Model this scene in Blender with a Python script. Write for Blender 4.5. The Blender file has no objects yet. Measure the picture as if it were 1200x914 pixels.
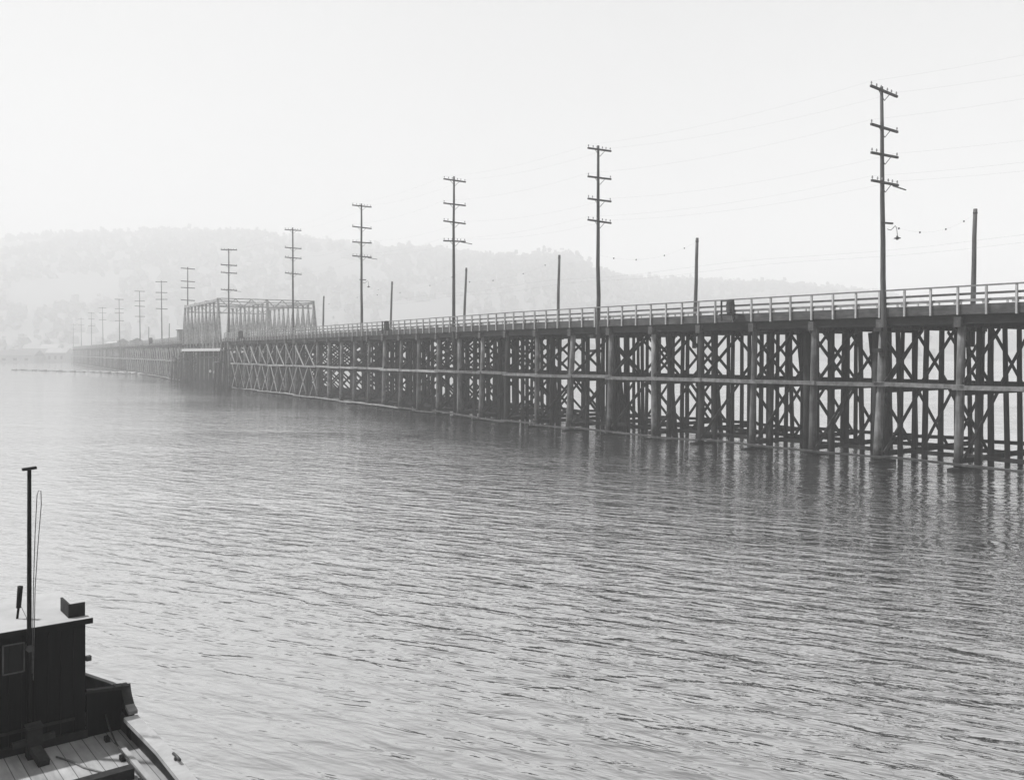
import bpy, math, random
from mathutils import Vector, Matrix
R = math.radians
random.seed(17)
sc = bpy.context.scene
COL = sc.collection

# ------------------------------------------------------------------ camera
F = 1070.0; CX = 600.0; HY = 413.5; CAMZ = 6.4
cam = bpy.data.cameras.new('camera'); camo = bpy.data.objects.new('camera', cam); COL.objects.link(camo)
camo.location = (0, 0, CAMZ); camo.rotation_euler = (R(90), 0, 0)
cam.sensor_width = 36; cam.lens = 36 * F / 1200
cam.shift_y = -(457 - HY) / 1200
cam.clip_start = 0.1; cam.clip_end = 20000
sc.camera = camo

# ------------------------------------------------------------------ sky, sun, exposure
SUN_AZ = math.atan2(-0.98, 0.17); SUN_EL = R(58)
w = bpy.data.worlds.new('World'); sc.world = w; w.use_nodes = True
nt = w.node_tree; nt.nodes.clear()
sky = nt.nodes.new('ShaderNodeTexSky'); sky.sky_type = 'NISHITA'; sky.sun_disc = False
sky.sun_elevation = SUN_EL; sky.sun_rotation = SUN_AZ
sky.air_density = 1.0; sky.dust_density = 6.0; sky.ozone_density = 1.0
bw = nt.nodes.new('ShaderNodeRGBToBW')
m1 = nt.nodes.new('ShaderNodeMath'); m1.operation = 'MULTIPLY_ADD'
m1.inputs[1].default_value = 0.7; m1.inputs[2].default_value = 3.8       # thin even overcast veil over the clear sky
bg = nt.nodes.new('ShaderNodeBackground'); bg.inputs['Strength'].default_value = 0.086
wo = nt.nodes.new('ShaderNodeOutputWorld')
nt.links.new(sky.outputs[0], bw.inputs[0]); nt.links.new(bw.outputs[0], m1.inputs[0])
tcw = nt.nodes.new('ShaderNodeTexCoord'); sx = nt.nodes.new('ShaderNodeSeparateXYZ'); nt.links.new(tcw.outputs['Generated'], sx.inputs[0])
mrw = nt.nodes.new('ShaderNodeMapRange'); mrw.interpolation_type = 'SMOOTHSTEP'
mrw.inputs[1].default_value = .33; mrw.inputs[2].default_value = .95; mrw.inputs[3].default_value = 1.0; mrw.inputs[4].default_value = .25   # hazy sky: milky low down, darker overhead
nt.links.new(sx.outputs[2], mrw.inputs[0])
mm = nt.nodes.new('ShaderNodeMath'); mm.operation = 'MULTIPLY'; nt.links.new(m1.outputs[0], mm.inputs[0]); nt.links.new(mrw.outputs[0], mm.inputs[1])
nzw = nt.nodes.new('ShaderNodeTexNoise'); nzw.inputs['Scale'].default_value = 2.2; nzw.inputs['Detail'].default_value = 4; nt.links.new(tcw.outputs['Generated'], nzw.inputs['Vector'])
mrn = nt.nodes.new('ShaderNodeMapRange'); mrn.inputs[1].default_value = .3; mrn.inputs[2].default_value = .7; mrn.inputs[3].default_value = .95; mrn.inputs[4].default_value = 1.04
nt.links.new(nzw.outputs[0], mrn.inputs[0])
m3 = nt.nodes.new('ShaderNodeMath'); m3.operation = 'MULTIPLY'; nt.links.new(mm.outputs[0], m3.inputs[0]); nt.links.new(mrn.outputs[0], m3.inputs[1])
nt.links.new(m3.outputs[0], bg.inputs['Color']); nt.links.new(bg.outputs[0], wo.inputs['Surface'])
sl = bpy.data.lights.new('sun', 'SUN'); sl.energy = 4.4; sl.angle = R(1.5); sl.color = (1, 1, 1)
so = bpy.data.objects.new('sun', sl); COL.objects.link(so)
sd = Vector((math.sin(SUN_AZ) * math.cos(SUN_EL), math.cos(SUN_AZ) * math.cos(SUN_EL), math.sin(SUN_EL)))
so.rotation_euler = (-sd).to_track_quat('-Z', 'Y').to_euler(); so.location = sd * 100
vs = sc.view_settings; vs.view_transform = 'Standard'; vs.look = 'None'; vs.gamma = 1; vs.exposure = 0.46
vs.use_curve_mapping = False
try:
    sc.cycles.volume_bounces = 2; sc.cycles.max_bounces = 8; sc.cycles.caustics_reflective = False
except Exception: pass

# ------------------------------------------------------------------ materials
def mat(name, lo, hi, scale=(1, 1, 1), detail=4, rough=.85, bump=0.0, bscale=None, spec=.3, object_vary=0.0, blotch=0.0, nscale=1.0):
    m = bpy.data.materials.new(name); m.use_nodes = True; n = m.node_tree; N = n.nodes; L = n.links
    p = N['Principled BSDF']; p.inputs['Roughness'].default_value = rough
    p.inputs['Specular IOR Level'].default_value = spec
    tc = N.new('ShaderNodeTexCoord'); mp = N.new('ShaderNodeMapping'); mp.inputs['Scale'].default_value = scale
    L.new(tc.outputs['Object'], mp.inputs[0])
    no = N.new('ShaderNodeTexNoise'); no.inputs['Scale'].default_value = nscale; no.inputs['Detail'].default_value = detail
    no.inputs['Roughness'].default_value = .65
    L.new(mp.outputs[0], no.inputs['Vector'])
    mr = N.new('ShaderNodeMapRange'); mr.inputs[1].default_value = .3; mr.inputs[2].default_value = .7
    mr.inputs[3].default_value = lo; mr.inputs[4].default_value = hi
    L.new(no.outputs[0], mr.inputs[0]); out = mr.outputs[0]
    if blotch:
        n2 = N.new('ShaderNodeTexNoise'); n2.inputs['Scale'].default_value = 1.3; n2.inputs['Detail'].default_value = 3
        L.new(tc.outputs['Object'], n2.inputs['Vector'])
        r2 = N.new('ShaderNodeMapRange'); r2.inputs[1].default_value = .35; r2.inputs[2].default_value = .65
        r2.inputs[3].default_value = 1 - blotch; r2.inputs[4].default_value = 1 + blotch * .6
        L.new(n2.outputs[0], r2.inputs[0])
        mu = N.new('ShaderNodeMath'); mu.operation = 'MULTIPLY'; L.new(out, mu.inputs[0]); L.new(r2.outputs[0], mu.inputs[1]); out = mu.outputs[0]
    if object_vary:
        g = N.new('ShaderNodeNewGeometry')
        r3 = N.new('ShaderNodeMapRange'); r3.inputs[3].default_value = 1 - object_vary; r3.inputs[4].default_value = 1 + object_vary
        L.new(g.outputs['Random Per Island'], r3.inputs[0])
        oi = N.new('ShaderNodeObjectInfo')
        r4 = N.new('ShaderNodeMapRange'); r4.inputs[3].default_value = 1 - object_vary; r4.inputs[4].default_value = 1 + object_vary
        L.new(oi.outputs['Random'], r4.inputs[0])
        a = N.new('ShaderNodeMath'); a.operation = 'MULTIPLY'; L.new(out, a.inputs[0]); L.new(r3.outputs[0], a.inputs[1])
        b = N.new('ShaderNodeMath'); b.operation = 'MULTIPLY'; L.new(a.outputs[0], b.inputs[0]); L.new(r4.outputs[0], b.inputs[1]); out = b.outputs[0]
    L.new(out, p.inputs['Base Color'])
    if bump:
        bp = N.new('ShaderNodeBump'); bp.inputs['Strength'].default_value = bump; bp.inputs['Distance'].default_value = .02
        L.new(no.outputs[0], bp.inputs['Height']); L.new(bp.outputs[0], p.inputs['Normal'])
    return m
UP = (9, 9, .9)
M = {
 'creosote': mat('creosoted_timber', .012, .035, UP, bump=.4, object_vary=.3),
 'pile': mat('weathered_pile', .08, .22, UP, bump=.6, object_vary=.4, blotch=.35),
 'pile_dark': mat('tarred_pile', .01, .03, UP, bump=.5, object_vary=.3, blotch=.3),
 'cap': mat('old_cap_timber', .05, .13, (5, 5, 5), bump=.4, object_vary=.2),
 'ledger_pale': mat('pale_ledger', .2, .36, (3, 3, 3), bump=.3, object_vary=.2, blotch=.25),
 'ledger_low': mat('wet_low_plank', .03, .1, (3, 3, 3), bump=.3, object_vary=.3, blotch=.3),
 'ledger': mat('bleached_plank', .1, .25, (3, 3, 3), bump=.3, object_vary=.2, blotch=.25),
 'brace': mat('plank_brace', .015, .045, (4, 4, 4), bump=.3, object_vary=.3),
 'brace_new': mat('fresh_plank_brace', .16, .34, (4, 4, 4), bump=.3, object_vary=.3),
 'stringer': mat('dark_stringer', .012, .03, (2, 2, 6), bump=.3),
 'fascia': mat('kerb_board', .05, .11, (1.2, 1.2, 6), bump=.3, blotch=.3),
 'post': mat('painted_rail_post', .34, .6, (6, 6, 3), rough=.7, object_vary=.12),
 'rail': mat('weathered_rail', .16, .3, (1.5, 1.5, 6), rough=.75, blotch=.15),
 'deck': mat('bridge_planking', .25, .4, (2, 2, 2), blotch=.2),
 'pole': mat('pole_wood', .05, .12, (12, 12, .7), bump=.5, object_vary=.15, blotch=.2),
 'arm': mat('crossarm_wood', .05, .11, (4, 4, 4), bump=.3),
 'glass': mat('insulator_glass', .25, .4, (5, 5, 5), rough=.2, spec=.5),
 'iron': mat('dark_iron', .02, .05, (8, 8, 8), rough=.5, spec=.5),
 'wire': mat('wire', .03, .05, (1, 1, 1), rough=.6),
 'truss': mat('whitewashed_truss', .16, .42, (2, 2, 2), bump=.2, object_vary=.25),
 'white': mat('white_chord', .5, .65, (2, 2, 2)),
 'barrel': mat('barrel_staves', .05, .13, (10, 10, .8), bump=.4),
 'boat_black': mat('black_boat_paint', .003, .008, (14, 14, .8), rough=.6, bump=.3, spec=.12),
 'boat_trim': mat('worn_dark_trim', .012, .03, (6, 6, 6), rough=.7, spec=.15),
 'grey_dark': mat('dull_dark_paint', .02, .045, (6, 6, 6), rough=.7, spec=.15),
 'grey_paint': mat('grey_paint', .12, .2, (6, 6, 6), rough=.6),
 'roof': mat('white_canvas_roof', .34, .42, (2, 2, 2), rough=.9),
 'cap_rail': mat('white_cap_rail', .3, .42, (3, 3, 3), rough=.7, blotch=.08),
 'rope': mat('rope', .1, .2, (20, 20, 20)),
 'hull': mat('dark_hull', .02, .05, (3, 3, 3), rough=.6, blotch=.3),
 'land': mat('hillside', .09, .12, (.012, .012, .012), detail=8, blotch=0),
 'wood': mat('hill_foliage', .09, .12, (.004, .004, .004), object_vary=.06),
 'clearing': mat('pale_wall', .16, .26, (.1, .1, .1), object_vary=.3),
 'shed': mat('shed_wall', .2, .3, (.3, .3, .3)),
 'log': mat('bleached_log', .2, .34, (.4, 3, 3), object_vary=.2),
 'windowglass': mat('dark_window_glass', .008, .015, (2, 2, 2), rough=.2, spec=.2),
 'frame': mat('window_frame', .07, .12, (6, 6, 6)),
}
# deck planks with seams
def plank_mat(name, lo, hi, width):
    m = mat(name, lo, hi, (8, 1.2, 1), detail=6, bump=.4, blotch=.22); n = m.node_tree; N = n.nodes; L = n.links
    p = N['Principled BSDF']; src = p.inputs['Base Color'].links[0].from_socket
    tc = N.new('ShaderNodeTexCoord'); se = N.new('ShaderNodeSeparateXYZ'); L.new(tc.outputs['Object'], se.inputs[0])
    d = N.new('ShaderNodeMath'); d.operation = 'DIVIDE'; d.inputs[1].default_value = width; L.new(se.outputs[0], d.inputs[0])
    fl = N.new('ShaderNodeMath'); fl.operation = 'FLOOR'; L.new(d.outputs[0], fl.inputs[0])
    fr = N.new('ShaderNodeMath'); fr.operation = 'FRACT'; L.new(d.outputs[0], fr.inputs[0])
    gt = N.new('ShaderNodeMath'); gt.operation = 'GREATER_THAN'; gt.inputs[1].default_value = .07; L.new(fr.outputs[0], gt.inputs[0])
    wn = N.new('ShaderNodeTexWhiteNoise'); wn.noise_dimensions = '1D'; L.new(fl.outputs[0], wn.inputs['W'])
    r = N.new('ShaderNodeMapRange'); r.inputs[3].default_value = .78; r.inputs[4].default_value = 1.12; L.new(wn.outputs[0], r.inputs[0])
    a = N.new('ShaderNodeMath'); a.operation = 'MULTIPLY'; L.new(src, a.inputs[0]); L.new(r.outputs[0], a.inputs[1])
    g2 = N.new('ShaderNodeMapRange'); g2.inputs[3].default_value = .35; g2.inputs[4].default_value = 1; L.new(gt.outputs[0], g2.inputs[0])
    b = N.new('ShaderNodeMath'); b.operation = 'MULTIPLY'; L.new(a.outputs[0], b.inputs[0]); L.new(g2.outputs[0], b.inputs[1])
    L.new(b.outputs[0], p.inputs['Base Color'])
    return m
def wet_foot(m):     # tide stain: dark, ragged-edged wet band low on the piles
    n = m.node_tree; N = n.nodes; L = n.links; p = N['Principled BSDF']; src = p.inputs['Base Color'].links[0].from_socket
    tc = N.new('ShaderNodeTexCoord'); se = N.new('ShaderNodeSeparateXYZ'); L.new(tc.outputs['Object'], se.inputs[0])
    no = N.new('ShaderNodeTexNoise'); no.inputs['Scale'].default_value = 3; L.new(tc.outputs['Object'], no.inputs['Vector'])
    ad = N.new('ShaderNodeMath'); ad.operation = 'MULTIPLY_ADD'; ad.inputs[1].default_value = 1.4; L.new(no.outputs[0], ad.inputs[0]); L.new(se.outputs[2], ad.inputs[2])
    mr = N.new('ShaderNodeMapRange'); mr.inputs[1].default_value = 1.2; mr.inputs[2].default_value = 2.2; mr.inputs[3].default_value = .22; mr.inputs[4].default_value = 1; L.new(ad.outputs[0], mr.inputs[0])
    mu = N.new('ShaderNodeMath'); mu.operation = 'MULTIPLY'; L.new(src, mu.inputs[0]); L.new(mr.outputs[0], mu.inputs[1]); L.new(mu.outputs[0], p.inputs['Base Color'])
wet_foot(M['pile'])
M['boat_deck'] = plank_mat('boat_deck_planks', .26, .4, .17)

# ------------------------------------------------------------------ mesh helpers
class MB:
    def __init__(s): s.v = []; s.f = []; s.sm = []
    def cyl(s, p0, p1, r0, r1=None, n=10, caps=True, smooth=True, wob=0, rings=1):
        p0 = Vector(p0); p1 = Vector(p1); r1 = r0 if r1 is None else r1
        d = (p1 - p0).normalized(); a = d.orthogonal().normalized(); b = d.cross(a)
        base = len(s.v); off = Vector((0, 0, 0))
        for j in range(rings + 1):
            t = j / rings
            if wob and 0 < j < rings: off = a * random.uniform(-wob, wob) + b * random.uniform(-wob, wob)
            else: off = Vector((0, 0, 0))
            c = p0.lerp(p1, t) + off; r = r0 + (r1 - r0) * t
            for i in range(n):
                q = 2 * math.pi * i / n; s.v.append(c + (a * math.cos(q) + b * math.sin(q)) * r)
        for j in range(rings):
            for i in range(n):
                k = base + j * n; s.f.append((k + i, k + (i + 1) % n, k + n + (i + 1) % n, k + n + i)); s.sm.append(smooth)
        if caps:
            s.f.append(tuple(base + i for i in reversed(range(n)))); s.sm.append(False)
            s.f.append(tuple(base + rings * n + i for i in range(n))); s.sm.append(False)
        return s
    def bar(s, p0, p1, wd, ht, up=(0, 0, 1), bev=0):
        """box from p0 to p1; wd along side, ht along up"""
        p0 = Vector(p0); p1 = Vector(p1); d = (p1 - p0).normalized(); u = Vector(up)
        sd_ = d.cross(u)
        if sd_.length < 1e-4: sd_ = d.orthogonal()
        sd_.normalize(); u = sd_.cross(d).normalized(); base = len(s.v)
        for p in (p0, p1):
            for a, b in ((-1, -1), (1, -1), (1, 1), (-1, 1)):
                s.v.append(p + sd_ * (a * wd / 2) + u * (b * ht / 2))
        for f in ((3, 2, 1, 0), (4, 5, 6, 7), (0, 1, 5, 4), (1, 2, 6, 5), (2, 3, 7, 6), (3, 0, 4, 7)):
            s.f.append(tuple(base + i for i in f)); s.sm.append(False)
        return s
    def strip(s, pts, wd, ht, up=(0, 0, 1)):
        """continuous beam through pts (world), rectangular section"""
        pts = [Vector(p) for p in pts]; u = Vector(up); base = len(s.v); n = len(pts)
        for i, p in enumerate(pts):
            d = (pts[min(i + 1, n - 1)] - pts[max(i - 1, 0)]).normalized(); sd_ = d.cross(u).normalized()
            for a, b in ((-1, -1), (1, -1), (1, 1), (-1, 1)):
                s.v.append(p + sd_ * (a * wd / 2) + u * (b * ht / 2))
        for i in range(n - 1):
            k = base + 4 * i
            for a in range(4):
                b = (a + 1) % 4; s.f.append((k + a, k + b, k + 4 + b, k + 4 + a)); s.sm.append(False)
        s.f.append((base + 3, base + 2, base + 1, base)); s.sm.append(False)
        k = base + 4 * (n - 1); s.f.append((k, k + 1, k + 2, k + 3)); s.sm.append(False)
        return s
    def tube(s, pts, r, n=6):
        pts = [Vector(p) for p in pts]; base = len(s.v); m_ = len(pts)
        for i, p in enumerate(pts):
            d = (pts[min(i + 1, m_ - 1)] - pts[max(i - 1, 0)]).normalized()
            a = d.cross(Vector((.13, .27, .95))).normalized(); b = d.cross(a)
            for k in range(n):
                q = 2 * math.pi * k / n; s.v.append(p + (a * math.cos(q) + b * math.sin(q)) * r)
        for i in range(m_ - 1):
            for k in range(n):
                j = base + i * n; s.f.append((j + k, j + (k + 1) % n, j + n + (k + 1) % n, j + n + k)); s.sm.append(True)
        s.f.append(tuple(base + i for i in reversed(range(n)))); s.sm.append(False)
        s.f.append(tuple(base + (m_ - 1) * n + i for i in range(n))); s.sm.append(False)
        return s
    def lathe(s, c, prof, n=14):
        c = Vector(c); base = len(s.v)
        for r, z in prof:
            for i in range(n):
                q = 2 * math.pi * i / n; s.v.append(c + Vector((r * math.cos(q), r * math.sin(q), z)))
        for j in range(len(prof) - 1):
            for i in range(n):
                k = base + j * n; s.f.append((k + i, k + (i + 1) % n, k + n + (i + 1) % n, k + n + i)); s.sm.append(True)
        s.f.append(tuple(base + i for i in reversed(range(n)))); s.sm.append(False)
        s.f.append(tuple(base + (len(prof) - 1) * n + i for i in range(n))); s.sm.append(False)
        return s
    def poly(s, pts, faces):
        base = len(s.v); s.v += [Vector(p) for p in pts]
        for f in faces: s.f.append(tuple(base + i for i in f)); s.sm.append(False)
        return s
    def prism(s, pts, d):
        """closed outline pts extruded by vector d"""
        n = len(pts); d = Vector(d); base = len(s.v)
        s.v += [Vector(p) for p in pts] + [Vector(p) + d for p in pts]
        s.f.append(tuple(base + i for i in reversed(range(n)))); s.sm.append(False)
        s.f.append(tuple(base + n + i for i in range(n))); s.sm.append(False)
        for i in range(n):
            j = (i + 1) % n; s.f.append((base + i, base + j, base + n + j, base + n + i)); s.sm.append(False)
        return s
    def join(s, o):
        b = len(s.v); s.v += o.v; s.f += [tuple(i + b for i in f) for f in o.f]; s.sm += o.sm; return s
    def build(s, name, m, parent=None, origin=None, kind=None):
        off = Vector((0, 0, 0)); q = parent
        while q is not None: off += q.location; q = q.parent
        o0 = Vector(origin) if origin is not None else off
        me = bpy.data.meshes.new(name); me.from_pydata([tuple(v - o0) for v in s.v], [], s.f); me.validate()
        if len(me.polygons) == len(s.sm): me.polygons.foreach_set('use_smooth', s.sm)
        me.materials.append(M[m] if isinstance(m, str) else m)
        ob = bpy.data.objects.new(name, me); COL.objects.link(ob)
        ob.parent = parent; ob.location = o0 - off
        if kind: ob['kind'] = kind
        return ob
def tag(o, label, cat, group=None):
    o['label'] = label; o['category'] = cat
    if group: o['group'] = group
    return o
def thing(name, loc, label, cat, group=None):
    o = bpy.data.objects.new(name, None); COL.objects.link(o); o.location = loc; o.empty_display_size = .5
    return tag(o, label, cat, group)
class Many:
    """collects like parts of one thing: the 100 nearest become parts, the rest one stuff part"""
    def __init__(s, name, m, parent, lim=100): s.a = (name, m, parent); s.items = []; s.lim = lim
    def add(s, mb, pos, m=None, label=None, bias=1.0): s.items.append(((Vector(pos) - Vector((0, 0, CAMZ))).length * bias, mb, m, label))
    def done(s):
        name, m, parent = s.a; s.items.sort(key=lambda t: t[0])
        for d, mb, mm, lb in s.items[:s.lim]:
            o = mb.build(name, mm or m, parent)
            if lb: o['label'] = lb
        rest = {}
        for d, mb, mm, lb in s.items[s.lim:]: rest.setdefault(mm or m, MB()).join(mb)
        for k, b in rest.items(): b.build(name + '_rest' if False else name, k, parent, kind='stuff')
def px(x, y, Z):
    return Vector(((x - CX) / F * Z, Z, CAMZ - (y - HY) / F * Z))

# ------------------------------------------------------------------ line of the bridge (near face, plan)
LINE = [(42.8, 26.1), (24.57, 49.97), (0.72, 81.2), (-5.94, 92.1), (-18.7, 112.8), (-32.5, 135.5), (-51.8, 166.8),
        (-70.0, 197.0), (-91.6, 239.0), (-113.7, 279.0), (-136.7, 318.0), (-169.0, 378.0), (-198.0, 430.0), (-262, 545)]
LINE = [Vector((a, b, 0)) for a, b in LINE]
S = [0.0]
for i in range(1, len(LINE)): S.append(S[-1] + (LINE[i] - LINE[i - 1]).length)
def raw(s):
    s = max(0.0, min(S[-1] - .001, s))
    for i in range(len(S) - 1):
        if s <= S[i + 1]: return LINE[i].lerp(LINE[i + 1], (s - S[i]) / (S[i + 1] - S[i]))
def tan(s): return (raw(s + 5) - raw(s - 5)).normalized()
def at(s, off=0.0, z=0.0):
    p = raw(s) + Vector((0, 0, 0)); t = tan(s); n = Vector((t.y, -t.x, 0))     # n points away from the camera side
    return p + n * off + Vector((0, 0, z))
def s_of_x(x):            # arclength where the near face crosses picture column x
    lo, hi = 0.0, S[-1]
    for _ in range(50):
        mid = (lo + hi) / 2; p = raw(mid)
        if CX + F * p.x / p.y > x: lo = mid
        else: hi = mid
    return lo
W = 12.0; NP = 8; BAY = 4.6
Z_CAP, Z_STR, Z_DECK, Z_RAIL = 7.86, 8.5, 9.06, 10.05
Z_MID, Z_LOW = 4.5, .25

# ------------------------------------------------------------------ water
def water_mat():
    m = bpy.data.materials.new('estuary_water'); m.use_nodes = True; n = m.node_tree; N = n.nodes; L = n.links
    tc = N.new('ShaderNodeTexCoord')
    def layer(rot, sx, sy, detail, dist, rough=.5):
        mp = N.new('ShaderNodeMapping'); mp.vector_type = 'TEXTURE'; mp.inputs['Rotation'].default_value = (0, 0, R(-rot)); mp.inputs['Scale'].default_value = (1 / sx, 1 / sy, 1)
        L.new(tc.outputs['Object'], mp.inputs[0])
        no = N.new('ShaderNodeTexNoise'); no.inputs['Scale'].default_value = 1; no.inputs['Detail'].default_value = detail
        no.inputs['Roughness'].default_value = rough; no.inputs['Distortion'].default_value = dist
        L.new(mp.outputs[0], no.inputs['Vector']); return no.outputs[0]
    a = layer(27, .75, 2.3, 3, .3); b = layer(14, 2.4, 6.5, 2, .3); c = layer(40, .22, .6, 2, .2)
    amp = layer(15, .02, .07, 3, .5)
    def mul(x, y, op='MULTIPLY'):
        q = N.new('ShaderNodeMath'); q.operation = op
        for i, t in enumerate((x, y)):
            if isinstance(t, float): q.inputs[i].default_value = t
            else: L.new(t, q.inputs[i])
        return q.outputs[0]
    # sharpen the crests of the main wave
    ra = N.new('ShaderNodeMath'); ra.operation = 'POWER'; L.new(a, ra.inputs[0]); ra.inputs[1].default_value = 1.6
    h = mul(mul(mul(ra.outputs[0], .12), mul(b, .013), 'ADD'), mul(c, .10), 'ADD')
    am = N.new('ShaderNodeMapRange'); am.inputs[1].default_value = .3; am.inputs[2].default_value = .7; am.inputs[3].default_value = .4; am.inputs[4].default_value = 1.35
    L.new(amp, am.inputs[0]); h = mul(h, am.outputs[0])
    sp = N.new('ShaderNodeSeparateXYZ'); L.new(tc.outputs['Object'], sp.inputs[0])     # wave height lower towards the left, higher towards the right
    gx = N.new('ShaderNodeMapRange'); gx.interpolation_type = 'SMOOTHSTEP'
    for q, v_ in ((1, -55), (2, 12), (3, .75), (4, 1.1)): gx.inputs[q].default_value = v_
    L.new(sp.outputs[0], gx.inputs[0]); h = mul(h, gx.outputs[0])
    gy = N.new('ShaderNodeMapRange'); gy.interpolation_type = 'SMOOTHSTEP'
    for q, v_ in ((1, 10), (2, 30), (3, .72), (4, 1.0)): gy.inputs[q].default_value = v_
    L.new(sp.outputs[1], gy.inputs[0]); h = mul(h, gy.outputs[0])
    bp = N.new('ShaderNodeBump'); bp.inputs['Strength'].default_value = 1; bp.inputs['Distance'].default_value = 1.0
    L.new(h, bp.inputs['Height']); N.remove(N['Principled BSDF'])
    # murky body under a reflecting skin whose share rises towards grazing view
    df = N.new('ShaderNodeBsdfDiffuse'); df.inputs['Color'].default_value = (.045, .045, .045, 1); L.new(bp.outputs[0], df.inputs['Normal'])
    gl = N.new('ShaderNodeBsdfGlossy'); gl.inputs['Color'].default_value = (.97, .97, .97, 1); gl.inputs['Roughness'].default_value = .05; L.new(bp.outputs[0], gl.inputs['Normal'])
    lw = N.new('ShaderNodeLayerWeight'); lw.inputs['Blend'].default_value = .5; L.new(bp.outputs[0], lw.inputs['Normal'])
    pw = N.new('ShaderNodeMath'); pw.operation = 'POWER'; L.new(lw.outputs['Facing'], pw.inputs[0]); pw.inputs[1].default_value = 1.2
    fr_ = N.new('ShaderNodeMapRange'); fr_.inputs[3].default_value = .08; fr_.inputs[4].default_value = 1.0; L.new(pw.outputs[0], fr_.inputs[0])
    mx = N.new('ShaderNodeMixShader'); L.new(fr_.outputs[0], mx.inputs[0]); L.new(df.outputs[0], mx.inputs[1]); L.new(gl.outputs[0], mx.inputs[2])
    L.new(mx.outputs[0], N['Material Output'].inputs['Surface'])
    return m
M['water'] = water_mat()
wb = MB(); wb.poly([(-3300, -60, 0), (3300, -60, 0), (3300, 2650, 0), (-3300, 2650, 0)], [(0, 1, 2, 3)])
o = wb.build('water', 'water', origin=(0, 0, 0)); o['kind'] = 'structure'

# ------------------------------------------------------------------ far hills and woods
prof = [(-700, 300), (-300, 285), (0, 274), (60, 270), (130, 268), (200, 266), (270, 266), (350, 271), (420, 278), (500, 285), (570, 291), (630, 297),
        (668, 301), (700, 310), (740, 318), (850, 323), (930, 327), (1000, 331), (1040, 337), (1090, 352), (1150, 366), (1300, 378), (1800, 388)]
def ridge_y(x):
    for (a, ya), (b, yb) in zip(prof, prof[1:]):
        if a <= x <= b: return ya + (yb - ya) * (x - a) / (b - a)
    return prof[-1][1]
def ridge_Z(x): return 1750 - 230 * max(0, min(1, (x - 480) / 170)) + 160 * (1 if x > 690 else 0) * min(1, (x - 690) / 60 if x > 690 else 0) + .1 * max(0, 400 - x)
hb = MB(); NX = 170; NZ = 26; random.seed(5)
from mathutils import noise as mn
def hill_h(x, Z):
    """x picture column used only to define the ridge bearing; real metres"""
    zr = ridge_Z(x); top = (HY - ridge_y(x) - 14) / F * zr + CAMZ
    s0 = 760
    t = (Z - s0) / (zr - s0)
    if t < 0: return -2 + 2.5 * max(0, 1 + t * 4)
    k = (3 * t * t - 2 * t ** 3) if t < 1 else 1 - .15 * (t - 1)
    X = (x - CX) / F * Z
    return 1.5 + (top - 1.5) * (k * .9 + .1 * min(t, 1)) + 7 * mn.noise(Vector((X * .008, Z * .008, 0))) * min(1, t * 2)
xs = [-700 + 2500 * i / (NX - 1) for i in range(NX)]; ts = [0.9 * j / (NZ - 1) * 1 for j in range(NZ)]
vv = []
for x in xs:
    for j in range(NZ):
        Z = 620 + (ridge_Z(x) + 330 - 620) * j / (NZ - 1); vv.append(((x - CX) / F * Z, Z, hill_h(x, Z)))
hb.v = [Vector(v) for v in vv]
for i in range(NX - 1):
    for j in range(NZ - 1):
        k = i * NZ + j; hb.f.append((k, k + NZ, k + NZ + 1, k + 1)); hb.sm.append(True)
o = hb.build('hills', 'land', origin=(0, 0, 0)); o['kind'] = 'structure'
# wood: uneven crowns made of several tilted leaf masses
wd = MB()
def crown(c, r, h, n=7):
    for _ in range(n):
        q = random.uniform(0, 2 * math.pi); rr = r * random.uniform(0, .7); cz = random.uniform(.25, .95)
        p = Vector(c) + Vector((math.cos(q) * rr * (1.1 - cz), math.sin(q) * rr * (1.1 - cz), h * cz)); s_ = r * random.uniform(.35, .7) * (1.25 - cz * .7)
        k = len(wd.v); t1 = Vector((random.gauss(0, 1), random.gauss(0, 1), random.gauss(0, 1))).normalized()
        a = t1.orthogonal().normalized(); b = t1.cross(a)
        wd.v += [p + a * s_, p + b * s_ * .9, p - a * s_ * .9, p - b * s_, p + t1 * s_ * .8, p - t1 * s_ * .8]
        for f in ((0, 1, 4), (1, 2, 4), (2, 3, 4), (3, 0, 4), (1, 0, 5), (2, 1, 5), (3, 2, 5), (0, 3, 5)):
            wd.f.append(tuple(k + i for i in f)); wd.sm.append(False)
for _ in range(6500):
    x = random.uniform(-330, 1350); u = random.random(); zr = ridge_Z(x)
    ZZ = 765 + (zr + 40 - 765) * (u ** .5); X = (x - CX) / F * ZZ
    if mn.noise(Vector((X * .006, ZZ * .006, 3))) < -.16 and ZZ < zr - 40: continue
    h = random.uniform(9, 17) * (1.3 if random.random() < .08 else 1)
    crown((X, ZZ, hill_h(x, ZZ) - 1), random.uniform(7, 15), h, 5)
for _ in range(60):     # the taller stand at the near ridge's end
    x = random.gauss(664, 13); ZZ = ridge_Z(x) + random.uniform(-25, 15); crown(((x - CX) / F * ZZ, ZZ, hill_h(x, ZZ) - 1), random.uniform(8, 13), random.uniform(20, 34), 7)
o = wd.build('far_wood', 'wood', origin=(0, 900, 0), kind='stuff'); o['label'] = 'hazy trees covering the far hillside'; o['category'] = 'wood'
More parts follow.
